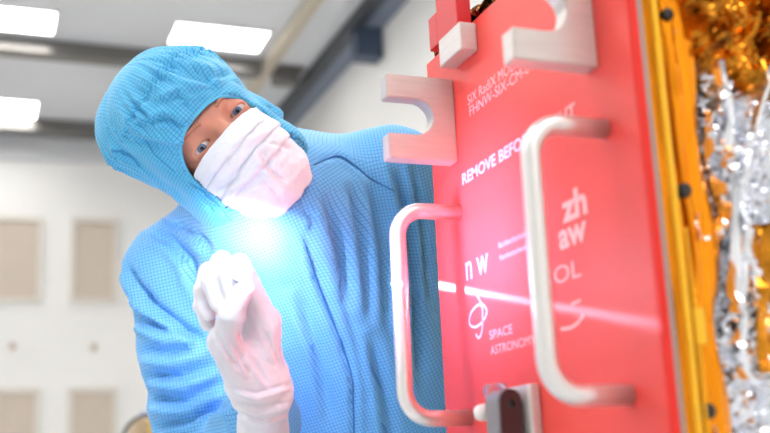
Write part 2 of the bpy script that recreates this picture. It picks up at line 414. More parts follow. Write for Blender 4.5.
# clamp
cl = box('clamp_base', .4835, XP, .899, .952, 1.10, 1.1935, M['alu'], cov, .003)
poly = [(.457, 1.09), (.4815, 1.09), (.4815, 1.178)] + [(.46925 + .01225 * math.cos(a), 1.178 + .01225 * math.sin(a)) for a in np.linspace(0, PI, 13)[1:]]
lv = prism_xz('clamp_lever', poly, .912, .940, M['clampgrey'], cl, .001); lv['label'] = 'grey clamp lever with dark front'
prism_xz('lever_face', [(.4695 + (x - .46925) * .92, 1.178 + (z - 1.178) * .95) for x, z in poly], .9095, .9125, M['brownblack'], lv, .0005)
from_np('pivot_hole', *tube_data([(.4693, .911, 1.176), (.4693, .9088, 1.176)], .0042, 16), M['black'], lv)
c = onY(486, 392, .95); d = onY(504, 391, .95)
from_np('clear_knob', *tube_data([c, c * .8 + d * .2, d], [.0065, .0082, .0082], 10), M['clear'], cl)
c = onY(475, 414, .95); d = onY(496, 410, .95)
from_np('rubber_tip', *tube_data([c, c * .93 + d * .07, c * .75 + d * .25, c * .5 + d * .5, d], [.003, .0065, .0082, .008, .006], 16), M['rubber'], cl)

def text(body, y0, z0, h, w, bold=0., m='white', lines=1, name='lettering', skew=0.):
    cu = bpy.data.curves.new('t', 'FONT'); cu.body = body; cu.offset = bold; cu.extrude = 0; cu.space_line = 1.0; cu.resolution_u = 3
    ob = bpy.data.objects.new('t', cu); COL.objects.link(ob); dg = bpy.context.evaluated_depsgraph_get(); dg.update()
    me = bpy.data.meshes.new_from_object(ob.evaluated_get(dg)); bpy.data.objects.remove(ob)
    n = len(me.vertices); co = np.empty(n * 3); me.vertices.foreach_get('co', co); co = co.reshape(-1, 3)
    mn, mxx = co.min(0), co.max(0); u = (co[:, 0] - mn[0]) / (mxx[0] - mn[0]) * w; v = (co[:, 1] - mn[1]) / (mxx[1] - mn[1]) * h
    out = np.stack([np.full(n, XP - .0003), y0 - u, z0 + v], 1); me.vertices.foreach_set('co', out.ravel()); me.update()
    o = link(name, me, M[m], cov); return o
def ptext(body, p0, p1, pxh, bold=0., m='white'):
    """baseline from pixel p0 to p1, cap height in pixels at the start"""
    a = onX(*p0, XP); b = onX(*p1, XP); h = onX(p0[0], p0[1] - pxh, XP)[2] - a[2]
    return text(body, a[1], (a[2] + b[2]) / 2, h, a[1] - b[1], bold, m)
ptext('SIX RadiX MODEL', (468, 103), (524, 66), 10.5)
ptext('FHNW-SIX-CM-01', (470, 116), (533, 71), 10.5)
ptext('REMOVE BEFORE FLIGHT', (463, 187), (576, 114), 12, .02)
ptext('n w', (467, 282), (489, 271), 19, .0, 'whitegrey')
ptext('Fachhochschule', (499, 248), (526, 237), 6); ptext('Nordwestschweiz', (500, 260), (527, 250), 6)
ptext('zh', (563, 223), (588, 214), 30, .035); ptext('aw', (560, 250), (588, 241), 20, .028)
ptext('IRSOL', (530, 291), (582, 279), 17)
ptext('SPACE', (490, 340), (513, 333), 9); ptext('ASTRONOMY', (491, 355), (536, 344), 9)
def stroke(name, pts, wpx):
    pts = [onX(*q, XP) for q in pts]
    w = .0012 * wpx; V = []; Fc = []
    P2 = np.array([[p[1], p[2]] for p in pts]); T = np.gradient(P2, axis=0); T /= np.linalg.norm(T, axis=1)[:, None]
    for p, tt in zip(P2, T):
        for s in (-1, 1): V.append((XP - .0004, p[0] - s * tt[1] * w / 2, p[1] + s * tt[0] * w / 2))
    for i in range(len(pts) - 1): Fc.append([2 * i, 2 * i + 1, 2 * i + 3, 2 * i + 2])
    return from_np(name, V, Fc, M['white'], cov)
def cr(pts, n=8):
    p = [np.array(q, float) for q in pts]; p = [2 * p[0] - p[1]] + p + [2 * p[-1] - p[-2]]; out = []
    for i in range(1, len(p) - 2):
        for k in range(n):
            t = k / n; out.append(.5 * (2 * p[i] + (p[i + 1] - p[i - 1]) * t + (2 * p[i - 1] - 5 * p[i] + 4 * p[i + 1] - p[i + 2]) * t * t + (3 * p[i] - p[i - 1] - 3 * p[i + 1] + p[i + 2]) * t ** 3))
    out.append(p[-2]); return out
stroke('emblem', cr([(477, 294), (481, 302), (487, 310), (484, 320), (476, 327), (470, 324), (471, 314), (477, 306), (482, 306), (483, 318), (482, 332), (479, 338), (476, 334)]), 2.4)
stroke('emblem', cr([(561, 329), (570, 328), (578, 323), (584, 315)]), 2.6)
stroke('emblem', cr([(572, 304), (577, 302), (581, 300)]), 2.)

inst = thing('satellite_instrument', (.72, .92, .90), 'satellite instrument wrapped in crumpled gold and silver foil behind the red cover', 'instrument')
box('side_plate', XP + .0085, XP + .0155, .702, 1.12, .96, 1.60, M['steel'], inst, .0008)
box('core', XP + .02, .95, .80, 1.115, .93, 1.60, M['black'], inst, .004)
def foil(name, fn, nu, nv, m, parent, smooth=False):
    U, W = np.meshgrid(np.linspace(0, 1, nu), np.linspace(0, 1, nv), indexing='ij'); V = fn(U.ravel(), W.ravel())
    Fc = []
    for i in range(nu - 1):
        for j in range(nv - 1):
            a, b, c, d = i * nv + j, (i + 1) * nv + j, (i + 1) * nv + j + 1, i * nv + j + 1
            if (i + j) % 2: Fc += [[a, b, c], [a, c, d]]
            else: Fc += [[a, b, d], [b, c, d]]
    o = from_np(name, V, Fc, m, parent, smooth)
    md = o.modifiers.new('thick', 'SOLIDIFY'); md.thickness = .0006
    return o
def goldstrip(u, w):
    x = .5120 + u * .053; z = .955 + w * .655
    x = x + u * (.004 * np.sin(z * 40) + .006 * vnoise(np.stack([z * 0 + 3, z * 18, z * 0], 1), 5))
    x = x + u * np.where(z < 1.25, -(1.25 - z) * .05, 0)
    y = .704 + .05 * np.clip(u - .84, 0, 1) + .012 * np.clip(.1 - u, 0, 1)
    wob = .004 * vnoise(np.stack([z * 6, z * 0, z * 0 + 2], 1), 6)
    for c_, wd, am in ((.16, .07, .0042), (.33, .05, -.003), (.45, .10, .0028), (.70, .16, .0034)): y = y - am * np.exp(-((u + wob * 8 - c_) / wd) ** 2)
    y = y + .0016 * np.abs(vnoise(np.stack([x * 120, z * 7, x * 0], 1), 1)) + .0010 * vnoise(np.stack([x * 200, z * 26, x * 0 + 4], 1), 2)
    return np.stack([x, y, z], 1)
foil('gold_blanket', goldstrip, 70, 160, M['gold'], inst, True)
def glintstrip(x0, x1, z0, z1, y=.6995):  # yellow strips that paint bright highlights onto the gold foil
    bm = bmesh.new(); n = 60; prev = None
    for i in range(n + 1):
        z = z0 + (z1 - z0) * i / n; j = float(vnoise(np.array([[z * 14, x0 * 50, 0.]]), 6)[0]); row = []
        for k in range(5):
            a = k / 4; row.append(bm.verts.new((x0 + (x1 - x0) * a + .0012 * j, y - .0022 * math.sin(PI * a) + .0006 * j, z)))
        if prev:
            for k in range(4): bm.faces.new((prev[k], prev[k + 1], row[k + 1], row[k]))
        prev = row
    o = from_bm('foil_glint', bm, M['foil_glint'], inst, True); md = o.modifiers.new('thick', 'SOLIDIFY'); md.thickness = .0004; o['label'] = 'bright yellow strip painted as a foil highlight'
glintstrip(.5175, .5245, .96, 1.605); glintstrip(.5265, .5300, .96, 1.30)
c_ = onY(694, 345, .70); d_ = onY(702, 308, .70); glintstrip(c_[0], d_[0], c_[2], d_[2], .698)
def silverf(u, w):
    x = .540 + u * .31; z = .945 + w * .53
    q = np.stack([x * 38, z * 9, x * 0], 1)
    y = .722 + .022 * np.abs(fbm(q, 3, 7)) - .02 * np.abs(vnoise(np.stack([x * 70, z * 30, x * 0 + 2], 1), 3)) - .012 * np.abs(vnoise(np.stack([x * 25 + z * 20, z * 45, x * 0 + 9], 1), 12)) + .006 * vnoise(np.stack([x * 150, z * 110, x * 0], 1), 21) + .003 * vnoise(np.stack([x * 320, z * 260, x * 0], 1), 22)
    y = y - .006 * np.abs(np.sin(x * 170 + 2 * np.sin(z * 9))) + .02 * np.exp(-((z - 1.45) / .02) ** 2)
    return np.stack([x + .006 * vnoise(np.stack([x * 20, z * 25, x * 0], 1), 4), y, z], 1)
foil('silver_blanket', silverf, 130, 200, M['silver'], inst)
def darkgold(u, w):
    x = .520 + u * .33; z = 1.437 + w * .24
    q = np.stack([x * 28, z * 28, x * 0 + 1], 1)
    y = .722 - .030 * np.abs(fbm(q, 3, 31)) + .010 * vnoise(np.stack([x * 90, z * 90, x * 0], 1), 8) + .004 * vnoise(np.stack([x * 240, z * 240, x * 0], 1), 28) - .018 * np.exp(-((x - .60) / .05) ** 2) * np.exp(-((z - 1.5) / .04) ** 2)
    y = y + .06 * np.exp(-((z - 1.437) / .006) ** 2)
    z = z + .012 * vnoise(np.stack([x * 30, x * 0, x * 0], 1), 9) * (w < .1)
    return np.stack([x, y, z], 1)
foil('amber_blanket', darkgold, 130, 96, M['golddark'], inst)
def topgold(u, w):
    y = .70 + u * .425; x = XP + .012 + w * .30
    z = 1.622 + .022 * np.abs(fbm(np.stack([x * 40, y * 40, x * 0], 1), 3, 14)) - .012 * np.clip(1 - w * 12, 0, 1)
    return np.stack([x, y, z], 1)
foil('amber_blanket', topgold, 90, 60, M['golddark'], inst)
def backgold(u, w):
    x = XP + .012 + u * .4; z = .96 + w * .682
    y = 1.122 + .008 * np.abs(fbm(np.stack([x * 40, z * 40, x * 0], 1), 3, 15))
    return np.stack([x, y, z], 1)
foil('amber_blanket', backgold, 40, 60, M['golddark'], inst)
# loose silver straps hanging over the silver blanket
def strap(p, w, seed):
    pts = np.array(cr(p, 10)); V = []; Fc = []
    for i, q in enumerate(pts):
        j = vnoise(np.array([[i * .35, seed, 0.]]), seed)[0]
        for s in (-1, -.33, .33, 1): V.append(q + np.array([s * w * (.40 + .10 * j) + .0015 * j, -.006 * (1 - s * s) + .006 * j * s - .004 * j, .003 * j]))
    for i in range(len(pts) - 1):
        for k in range(3): Fc.append([4 * i + k, 4 * i + k + 1, 4 * i + k + 5, 4 * i + k + 4])
    o = from_np('strap', V, Fc, M['silver'], inst, False); md = o.modifiers.new('thick', 'SOLIDIFY'); md.thickness = .0008
Q = lambda px, py: onY(px, py, .70)
strap([Q(720, 60), Q(727, 130), Q(731, 200), Q(738, 300)], .010, 1)
strap([Q(775, 55), Q(752, 130), Q(742, 180), Q(744, 260)], .009, 2)
strap([Q(735, 340), Q(748, 375), Q(775, 392)], .012, 4)
strap([Q(748, 230), Q(741, 280), Q(741, 340)], .011, 5)
ap = onY(768, 335, .70)
foil('amber_patch', lambda u, w: np.stack([ap[0] - .004 + u * .05, .708 + .008 * vnoise(np.stack([u * 6, w * 9, u * 0], 1), 3), ap[2] - .03 + w * .125], 1), 14, 24, M['golddark'], inst)
def button(px, py, s=1.):
    c = onY(px, py, .70)
    from_np('fastener', *tube_data([c + np.array([0, .006, 0]), c + np.array([0, -.001, 0]), c + np.array([0, -.003, 0])], [.0062 * s, .0062 * s, .004 * s], 14), M['black'], inst)
button(685, 190); button(709, 411); button(668, 14, .9)
t = tag(box('pedestal', .56, .92, .80, 1.10, 0, .93, M['pedestal'], None, .01), 'grey pedestal under the foil-wrapped instrument', 'stand')

# ================================================================== PERSON
# head frame: E = person's left, FW = forward, UP = up (world)
gz = np.array([0, 0, 1.]); e_img = np.array([.652, .758, 0]); u_img = np.array([-.758, .652, 0])
yaw = math.radians(15)
FWc = math.cos(yaw) * gz + math.sin(yaw) * e_img; Ec = math.cos(yaw) * e_img - math.sin(yaw) * gz
HE, HF, HU = R @ Ec, R @ FWc, R @ u_img
EYE = P(219, 126, 1.30)
HO = EYE - HF * .085                                   # head origin, at eye height in the middle of the skull
HB = np.array([HE, HF, HU])                           # rows
def H(e, f, u): return HO + HE * e + HF * f + HU * u
def tohead(p): return (p - HO.astype(np.float32)) @ HB.T.astype(np.float32)
sh_r = P(176, 271, 1.50); sh_l = P(392, 178, 1.47); neckb = P(278, 222, 1.50); pelv = P(378, 640, 1.62)
el_r = P(214, 490, 1.45); wr_r = P(262, 420, 1.318); el_l = P(440, 400, 1.58); wr_l = P(560, 470, 1.48)
TL = nrm(sh_l - sh_r); TU = nrm((sh_l + sh_r) / 2 - pelv); TU = nrm(TU - TL * TU.dot(TL)); TF = np.cross(TU, TL)
if TF.dot(C0 - pelv) < 0: TF = -TF
TB = np.array([TL, TF, TU])
shm = (sh_r + sh_l) / 2
hip_r = pelv - TL * .09 - np.array([0, 0, .03]); hip_l = pelv + TL * .09 - np.array([0, 0, .03])
fx, fy = pelv[0], pelv[1]
kn_r = np.array([fx - .12, fy - .01, .50]); kn_l = np.array([fx + .12, fy - .02, .50])
an_r = np.array([fx - .16, fy + .05, .09]); an_l = np.array([fx + .17, fy + .04, .09])

def head_sdf(p):
    q = tohead(p)
    d = ell(q, (0, -.012, .035), (.071, .095, .088))
    d = smin(d, ell(q, (0, .018, -.045), (.056, .072, .078)), .04)
    d = smin(d, rc(q, (0, .062, -.098), (0, .066, -.100), .022, .022), .03)
    d = smin(d, rc(q, (-.04, .03, -.07), (.04, .03, -.07), .024, .024), .04)
    d = smin(d, rc(q, (-.04, .058, .021), (-.012, .078, .014), .011, .011), .016)
    d = smin(d, rc(q, (.04, .058, .021), (.012, .078, .014), .011, .011), .016)
    d = smin(d, rc(q, (-.039, .052, -.026), (-.03, .066, -.032), .014, .014), .02)
    d = smin(d, rc(q, (.039, .052, -.026), (.03, .066, -.032), .014, .014), .02)
    d = smin(d, rc(q, (0, .082, .004), (0, .104, -.038), .0075, .0115), .012)
    for s in (-1, 1):
        d = smin(d, rc(q, (s * .013, .092, -.043), (s * .012, .094, -.043), .008, .008), .008)
        d = smax(d, -ell(q, (s * .032, .092, -.001), (.019, .016, .0125)), .010)
        d = smin(d, ell(q, (s * .032, .0685, -.001), (.0165, .0155, .0150)), .006)
        op = np.maximum(np.abs(q[..., 2] + .0022) - .0036 * (1 - ((q[..., 0] - s * .032) / .0145) ** 2), .074 - q[..., 1])
        d = smax(d, -op, .0015)
        d = smin(d, ell(q, (s * .073, -.012, -.012), (.010, .020, .032)), .01)
    d = smin(d, rc(q, (-.018, .083, -.066), (.018, .083, -.066), .006, .006), .008)
    d = smax(d, -rc(q, (-.022, .094, -.072), (.022, .094, -.072), .0015, .0015), .004)
    d = smin(d, rc(q, (0, -.02, -.07), tohead(neckb[None, :].astype(np.float32))[0], .056, .058), .03)
    return d
def corners(lo, hi, B, O):
    cs = np.array([[a, b, c] for a in (lo[0], hi[0]) for b in (lo[1], hi[1]) for c in (lo[2], hi[2])]); W = O + cs @ B
    return W.min(0), W.max(0)
def limb(p, a, b, c, r): return np.minimum(rc(p, a, b, r[0], r[1]), rc(p, b, c, r[1], r[2]))
def body_sdf(p):
    d = ell(p, shm - TU * .15, (.150, .095, .22), TB)
    d = smin(d, ell(p, shm - TU * .38, (.135, .090, .17), TB), .06)
    d = smin(d, ell(p, pelv, (.150, .10, .13), TB), .06)
    d = smin(d, rc(p, neckb, sh_r, .05, .048), .03); d = smin(d, rc(p, neckb, sh_l, .05, .048), .03)
    d = smin(d, rc(p, neckb, H(0, -.02, -.07), .055, .052), .03)
    d = smin(d, limb(p, sh_r, el_r, wr_r, (.036, .034, .024)), .02); d = smin(d, limb(p, sh_l, el_l, wr_l, (.048, .040, .026)), .02)
    d = smin(d, limb(p, hip_r, kn_r, an_r, (.080, .052, .036)), .03); d = smin(d, limb(p, hip_l, kn_l, an_l, (.080, .052, .036)), .03)
    for a in (an_r, an_l): d = smin(d, rc(p, a - np.array([0, -.02, .05]), a - np.array([0, .14, .06]), .033, .026), .02)
    return d
# head and trunk of one body, fused into one mesh
lo, hi = corners((-.1, -.12, -.17), (.1, .135, .135), HB, HO)
hV, hQ = snets(head_sdf, lo, hi, .0021)
allp = np.array([sh_r, sh_l, el_r, wr_r, el_l, wr_l, an_r, an_l, neckb]); lo = allp.min(0) - .2; hi = allp.max(0) + .15; lo[2] = -.0; hi[2] = neckb[2] + .08
bV, bQ = snets(body_sdf, lo, hi, .0085)
hV = relax(hV, hQ, 1, .4)
person = from_np('person', np.concatenate([hV, bV]), np.concatenate([hQ, bQ + len(hV)]), M['skin'])
tag(person, 'person in blue hooded cleanroom coverall and white face mask, head tilted, holding a bright light', 'person')
# eyes
gaze = nrm(nrm(C0 - EYE) * .9 + HF * .15 + (P(241, 271, 1.1) - EYE) * .15)
gaze = nrm(C0 + np.array([.05, 0, .02]) - EYE)
def cap(center, axis, rad, ang, n=8, seg=24):
    a = nrm(axis); b = nrm(np.cross(a, (0.3, .2, .9))); c = np.cross(a, b); V = [center + a * rad]; Fc = []
    for i in range(1, n + 1):
        t = ang * i / n
        for k in range(seg): V.append(center + rad * (math.cos(t) * a + math.sin(t) * (math.cos(2 * PI * k / seg) * b + math.sin(2 * PI * k / seg) * c)))
    for k in range(seg): Fc.append([0, 1 + k, 1 + (k + 1) % seg])
    for i in range(n - 1):
        for k in range(seg): Fc.append([1 + i * seg + k, 1 + (i + 1) * seg + k, 1 + (i + 1) * seg + (k + 1) % seg, 1 + i * seg + (k + 1) % seg])
    return V, Fc
for s in (-1, 1):
    c = H(s * .032, .0700, -.001)
    ey = from_np('eye', *cap(c, gaze, .0125, PI * .98, 20, 28), M['eyewhite'], person)
    from_np('iris', *cap(c, gaze, .01265, .50), M['iris'], ey); from_np('pupil', *cap(c, gaze, .01275, .2), M['pupil'], ey)
    # eyebrow: a low ridge of hair along the brow
    bp = [H(s * e, f, u) for e, f, u in ((.014, .0905, .0175), (.024, .0875, .021), (.036, .079, .0225), (.047, .067, .0185))]
    from_np('eyebrow', *tube_data(cr(bp, 5), list(np.concatenate([np.linspace(.0022, .0028, 8), np.linspace(.0028, .0008, 8)])), 8), M['brow'], person)

# ---- hood
EY = tohead(neckb[None, :].astype(np.float32))[0]
def hood_sdf(p, cut=True):
    q = tohead(p)
    d = ell(q, (-.002, -.020, .046), (.091, .118, .097))
    d = smin(d, ell(q, (-.005, .004, -.050), (.078, .094, .090)), .04)
    d = smin(d, ell(q, (-.018, -.045, .092), (.072, .080, .056)), .05)
    d = smin(d, rc(q, (-.054, -.045, .114), (-.056, -.05, .116), .024, .024), .05)
    d = smin(d, rc(q, (-.015, -.02, -.085), EY + np.array([-.01, -.02, .0]), .060, .066), .03)
    if not cut: return d
    # face opening
    oe = (q[..., 0] + .0060) / .0610; ou = (q[..., 2] + .0495) / .0765
    op = (np.power(np.power(np.abs(oe), 3.0) + np.power(np.abs(ou), 3.0), 1 / 3.0) - 1) * .062
    op = np.maximum(op, .018 - q[..., 1])
    return smax(d, -op, .006)
lo, hi = corners((-.14, -.16, -.23), (.12, .16, .15), HB, HO); 
V, Qh = snets(hood_sdf, lo, hi, .0026); V = relax(V, Qh, 3, .5); N = vnormals(V, Qh); q = (V - HO) @ HB.T
ang = np.arctan2(q[:, 0] + .01, q[:, 1] + .02)
seam = .090 + .006 * np.sin(ang * 2 + .6)
ds = q[:, 2] - seam
gath = (vnoise(np.stack([ang * 13, ang * 0, ds * 12], 1), 3) + .6 * vnoise(np.stack([ang * 27, ang * 0, ds * 25], 1), 4))
opn = np.abs(np.power(np.power(np.abs((q[:, 0] + .0060) / .0610), 3.0) + np.power(np.abs((q[:, 2] + .0495) / .0765), 3.0), 1 / 3.0) - 1)
front = q[:, 1] > .03
D = -.0036 * np.exp(-(ds / .0032) ** 2) + .0085 * gath * np.exp(-np.abs(ds) / .024)
D += .0036 * fbm(q * 14, 3, 2) + .0050 * vnoise(np.stack([q[:, 0] * 9 + q[:, 2] * 6, q[:, 1] * 9, q[:, 2] * 18 - q[:, 0] * 10], 1), 6)
D += np.where(front & (opn < .25), .0016 * np.exp(-((opn - .03) / .03) ** 2) - .0012 * np.exp(-((opn - .11) / .02) ** 2), 0)
outer = np.abs(hood_sdf(V.astype(np.float32), False)) < .0035; D = np.where(outer, np.maximum(D, -.007), np.clip(D, -.001, .001))
V = V + N * D[:, None]
hood_folds = [
    ([(186, 128), (165, 118), (140, 128)], 3.5, .004, .8), ([(192, 112), (178, 96), (160, 104)], 3.5, .004, .8), ([(214, 92), (206, 74), (190, 68)], 3.5, .004, .8), ([(184, 150), (160, 146), (128, 138)], 4, .004, .8),
    ([(180, 74), (205, 80), (235, 72)], 4, .004, .7), ([(168, 98), (196, 92), (214, 88)], 3, .003, .6),
    ([(150, 118), (170, 120), (185, 135)], 4, .003, .6), ([(110, 140), (150, 175), (190, 205)], 5, .003, .6),
    ([(120, 132), (155, 150), (183, 175)], 5, .003, .6), ([(205, 205), (240, 215), (280, 215)], 3, .003, .6)]
V = sculpt(V, N, hood_folds)
V = V + N * np.where(outer, np.clip(.0065 - head_sdf(V.astype(np.float32)), 0, .02), 0)[:, None]; N = vnormals(V, Qh)
hood = from_np('hood', V, Qh, M['hood'], person); set_grid(hood.data, q, N @ HB.T)
# rolled hem round the face opening
hem = []
for a in np.linspace(0, 2 * PI, 90, endpoint=False):
    ce, su = math.cos(a), math.sin(a); e = math.copysign(abs(ce) ** (2 / 3.0), ce) * .0615 - .0060; u = math.copysign(abs(su) ** (2 / 3.0), su) * .077 - .0495
    f = np.linspace(.16, .0, 161); dd = hood_sdf(np.stack([H((e + .0060) * 1.03 - .0060, x, (u + .0495) * 1.03 - .0495) for x in f]).astype(np.float32))
    k = np.argmax(dd < 0); hem.append(H(e, f[k] - .001, u))
hem.append(hem[0]); hem = np.array(hem)
from_np('hem', *tube_data(hem, .0022, 8), M['hood'], hood)

# ---- face mask
nu_, nv_ = 90, 80; V = []; 
prof_t = np.array([0, .14, .33, .50, .68, .86, 1.0]); prof_f = np.array([.101, .1110, .1185, .1190, .1165, .1100, .0880]); prof_u = np.array([-.0125, -.026, -.044, -.064, -.089, -.113, -.130])
wid_t = np.array([0, .2, .5, .8, 1.]); wid = np.array([.0605, .0615, .061, .057, .046])
for i in range(nu_):
    s = -1 + 2 * i / (nu_ - 1)
    for j in range(nv_):
        t = j / (nv_ - 1); f = np.interp(t, prof_t, prof_f); u = np.interp(t, prof_t, prof_u); w = np.interp(t, wid_t, wid)
        ph = s * 1.40; e = w * math.sin(ph) - .0035; fb = .012 + .012 * t
        ff = fb + (f - fb) * (math.cos(ph) ** (.80 if t > .25 else .55 + t))
        u = u - .003 * s * s * (1 - t) + .018 * s * s * t ** 2
        V.append((e, ff, u))
V = np.array(V); tt = np.tile(np.linspace(0, 1, nv_), nu_); ss = np.repeat(np.linspace(-1, 1, nu_), nv_)
edge = np.clip((1 - np.abs(ss)) * 6, 0, 1)
D = np.zeros(len(V))
for t0, a in ((.24, .0030), (.40, .0034), (.56, .0034)):
    x = (tt - t0 - .03 * np.cos(ss * 2)) / .06; D += a * np.where(x < 0, np.exp(-(x / 1.5) ** 2), -np.exp(-(x / .35) ** 2) * .6) * (.35 + .65 * (1 - np.abs(ss)))
for k in range(4): D -= .0007 * np.exp(-((tt - .03 - k * .032) / .008) ** 2)
D += .0016 * fbm(V * 38, 2, 17) + .0009 * fbm(V * 110, 2, 18) + .0026 * vnoise(np.stack([ss * 2 + tt * 3, tt * 5 - ss * 3, ss * 0], 1), 8) * (tt > .25)
Fq = [[i * nv_ + j, (i + 1) * nv_ + j, (i + 1) * nv_ + j + 1, i * nv_ + j + 1] for i in range(nu_ - 1) for j in range(nv_ - 1)]
Nm = vnormals(V, np.array(Fq)); 
if Nm[len(V) // 2][1] < 0: Nm = -Nm
V = V + Nm * D[:, None]; Wv = HO + V @ HB
Nw = Nm @ HB
Wv = sculpt(Wv, Nw, [([(219, 200), (236, 176), (258, 143), (268, 136)], 3.2, .0034, .9), ([(262, 142), (262, 158), (276, 176), (290, 186)], 3.2, .003, .9), ([(246, 190), (268, 165), (284, 150)], 3, .002, .8), ([(262, 150), (270, 170), (280, 182)], 3, .0022, .9), ([(222, 186), (245, 176), (262, 150)], 3, .0022, .9), ([(258, 168), (274, 190), (282, 200)], 3, .002, .8), ([(262, 143), (278, 146), (290, 150)], 2.5, .002, .8)])
mask = from_np('face_mask', Wv, Fq, M['mask'], person); md = mask.modifiers.new('thick', 'SOLIDIFY'); md.thickness = .0012
for s in (-1, 1):
    for (t0, uu) in ((0, -.016), (1, -.104)):
        a = H(s * .064, .022, uu - (.004 if t0 == 0 else -.02)); b = H(s * .079, -.01, -.02 if t0 == 0 else -.04)
        from_np('ear_loop', *tube_data([a, (a + b) / 2, b], .0012, 6), M['mask'], mask)

# ---- coverall
col_top = tohead(neckb[None, :].astype(np.float32))[0]
def suit_sdf(p):
    d = ell(p, shm - TU * .15, (.190, .130, .255), TB)
    d = smin(d, ell(p, shm - TU * .40, (.185, .130, .22), TB), .08)
    d = smin(d, ell(p, pelv, (.195, .14, .17), TB), .08)
    d = smin(d, rc(p, neckb - TU * .01, sh_r, .088, .062), .06); d = smin(d, rc(p, neckb - TU * .0, sh_l, .088, .068), .06)
    d = smin(d, rc(p, neckb - TU * .03, H(-.010, -.012, -.112), .104, .088), .09)
    d = smin(d, rc(p, sh_r, el_r, .066, .072), .03); d = smin(d, rc(p, el_r, wr_r, .064, .051), .03)
    d = smin(d, rc(p, sh_l, el_l, .070, .072), .03); d = smin(d, rc(p, el_l, wr_l, .066, .036), .03)
    d = smin(d, limb(p, hip_r, kn_r, an_r, (.105, .085, .070)), .04); d = smin(d, limb(p, hip_l, kn_l, an_l, (.105, .085, .070)), .04)
    return d
lo = allp.min(0) - .16; hi = allp.max(0) + .16; lo[2] = .02; hi[2] = sh_l[2] + .14; lo[2] = .02
V1, Q1 = snets(suit_sdf, lo, hi, .0056)
V1 = relax(V1, Q1, 3, .5); N = vnormals(V1, Q1); px, py = proj(V1)
# soft large wrinkles everywhere + sculpted folds
def seg_d(p, a, b):
    ab = b - a; t = np.clip((p - a) @ ab / ab.dot(ab), 0, 1); return np.linalg.norm(p - a - t[:, None] * ab, axis=1), t
d_ru, t_ru = seg_d(V1, sh_r, el_r); d_rf, _ = seg_d(V1, el_r, wr_r); d_lu, _ = seg_d(V1, sh_l, el_l); d_lf, _ = seg_d(V1, el_l, wr_l)
cl_ = (V1 - shm) @ TB.T
inR = (np.minimum(d_ru, d_rf) < .085) & (cl_[:, 0] < -.12); inL = (np.minimum(d_lu, d_lf) < .10) & (cl_[:, 0] > .13)
D = .0035 * fbm(V1 * 9, 3, 40)
arm_ax = np.where(inR[:, None], nrm(el_r - sh_r), nrm(el_l - sh_l)); along = (V1 * arm_ax).sum(1)
D += np.where(inR | inL, .0042 * vnoise(np.stack([along * 34, V1[:, 0] * 6, V1[:, 1] * 6], 1), 44), 0)
D += np.where(~(inR | inL), .0035 * vnoise(np.stack([cl_[:, 0] * 22 - cl_[:, 2] * 4, cl_[:, 1] * 4, cl_[:, 2] * 5], 1), 45), 0)
V1 = V1 + N * D[:, None]
folds = [
    ([(139, 292), (150, 304), (172, 320), (203, 343)], 4.5, .007, .8),       # crease under the right armhole
    ([(128, 268), (134, 282), (150, 300)], 4, .005, .6),
    ([(138, 318), (165, 330), (200, 336)], 5, .006, .8), ([(142, 352), (170, 354), (200, 346)], 5, .006, .9),
    ([(148, 376), (180, 378), (214, 366)], 5, .007, .9), ([(152, 398), (185, 404), (222, 384)], 6, .007, .9), ([(160, 424), (190, 420), (226, 404)], 5, .006, .8),
    ([(150, 232), (170, 240), (190, 262), (196, 290)], 5, .005, .7), ([(170, 222), (196, 236), (210, 250)], 4, .004, .7),
    ([(303, 232), (318, 285), (340, 340), (352, 382), (354, 440)], 2.4, .005, .6),   # zip placket
    ([(318, 222), (338, 285), (356, 340), (366, 384), (368, 440)], 3.0, .004, .7),
    ([(326, 200), (340, 250), (352, 300)], 6, .005, .8), ([(352, 190), (362, 240), (372, 320)], 6, .005, .8), ([(372, 186), (384, 250), (388, 330)], 6, .004, .8),
    ([(312, 166), (326, 159), (340, 156), (356, 166), (370, 178), (394, 190)], 2.2, .0035, .5),  # yoke seam
    ([(396, 168), (410, 220), (416, 300), (420, 380)], 6, .007, .8), ([(414, 168), (424, 230), (430, 300)], 4, .005, .7),
    ([(300, 300), (318, 350), (330, 420)], 6, .004, .7), ([(372, 340), (384, 390), (392, 440)], 6, .005, .7),
    ([(290, 205), (305, 214), (320, 212)], 2.5, .004, .8), ([(298, 198), (310, 218), (312, 232)], 2.5, .004, .8)]
V1 = sculpt(V1, N, folds, 2.3); N = vnormals(V1, Q1)
def frame(a, b):
    u = nrm(b - a); l = nrm(np.cross(u, nrm(C0 - a))); return np.array([l, np.cross(l, u), u])
gp = cl_.copy(); gn = N @ TB.T
for msk, a, b in ((inR, sh_r, el_r), (inL, sh_l, el_l)):
    B = frame(a, b); gp[msk] = (V1[msk] - a) @ B.T; gn[msk] = N[msk] @ B.T
suit = from_np('coverall', V1, Q1, M['cloth'], person); set_grid(suit.data, gp, gn)
# seam piping of yoke and placket laid on the suit surface
from mathutils.bvhtree import BVHTree
bvh = BVHTree.FromPolygons(V1.tolist(), Q1.tolist())
def on_suit(px_, py_, lift=.0015):
    r = ray(px_, py_); h = bvh.ray_cast(Vector(C0), Vector(nrm(r)))
    return np.array(h[0]) - nrm(r) * lift if h[0] is not None else None
for ln in ([(314, 165), (326, 159), (340, 156), (356, 166), (370, 178), (394, 191)], [(303, 240), (318, 285), (340, 340), (351, 374), (353, 400), (354, 445)]):
    pts = [on_suit(*q_) for q_ in cr(ln, 6)]; pts = [q_ for q_ in pts if q_ is not None]
    from_np('seam', *tube_data(pts, .0011, 6), M['piping'], suit)

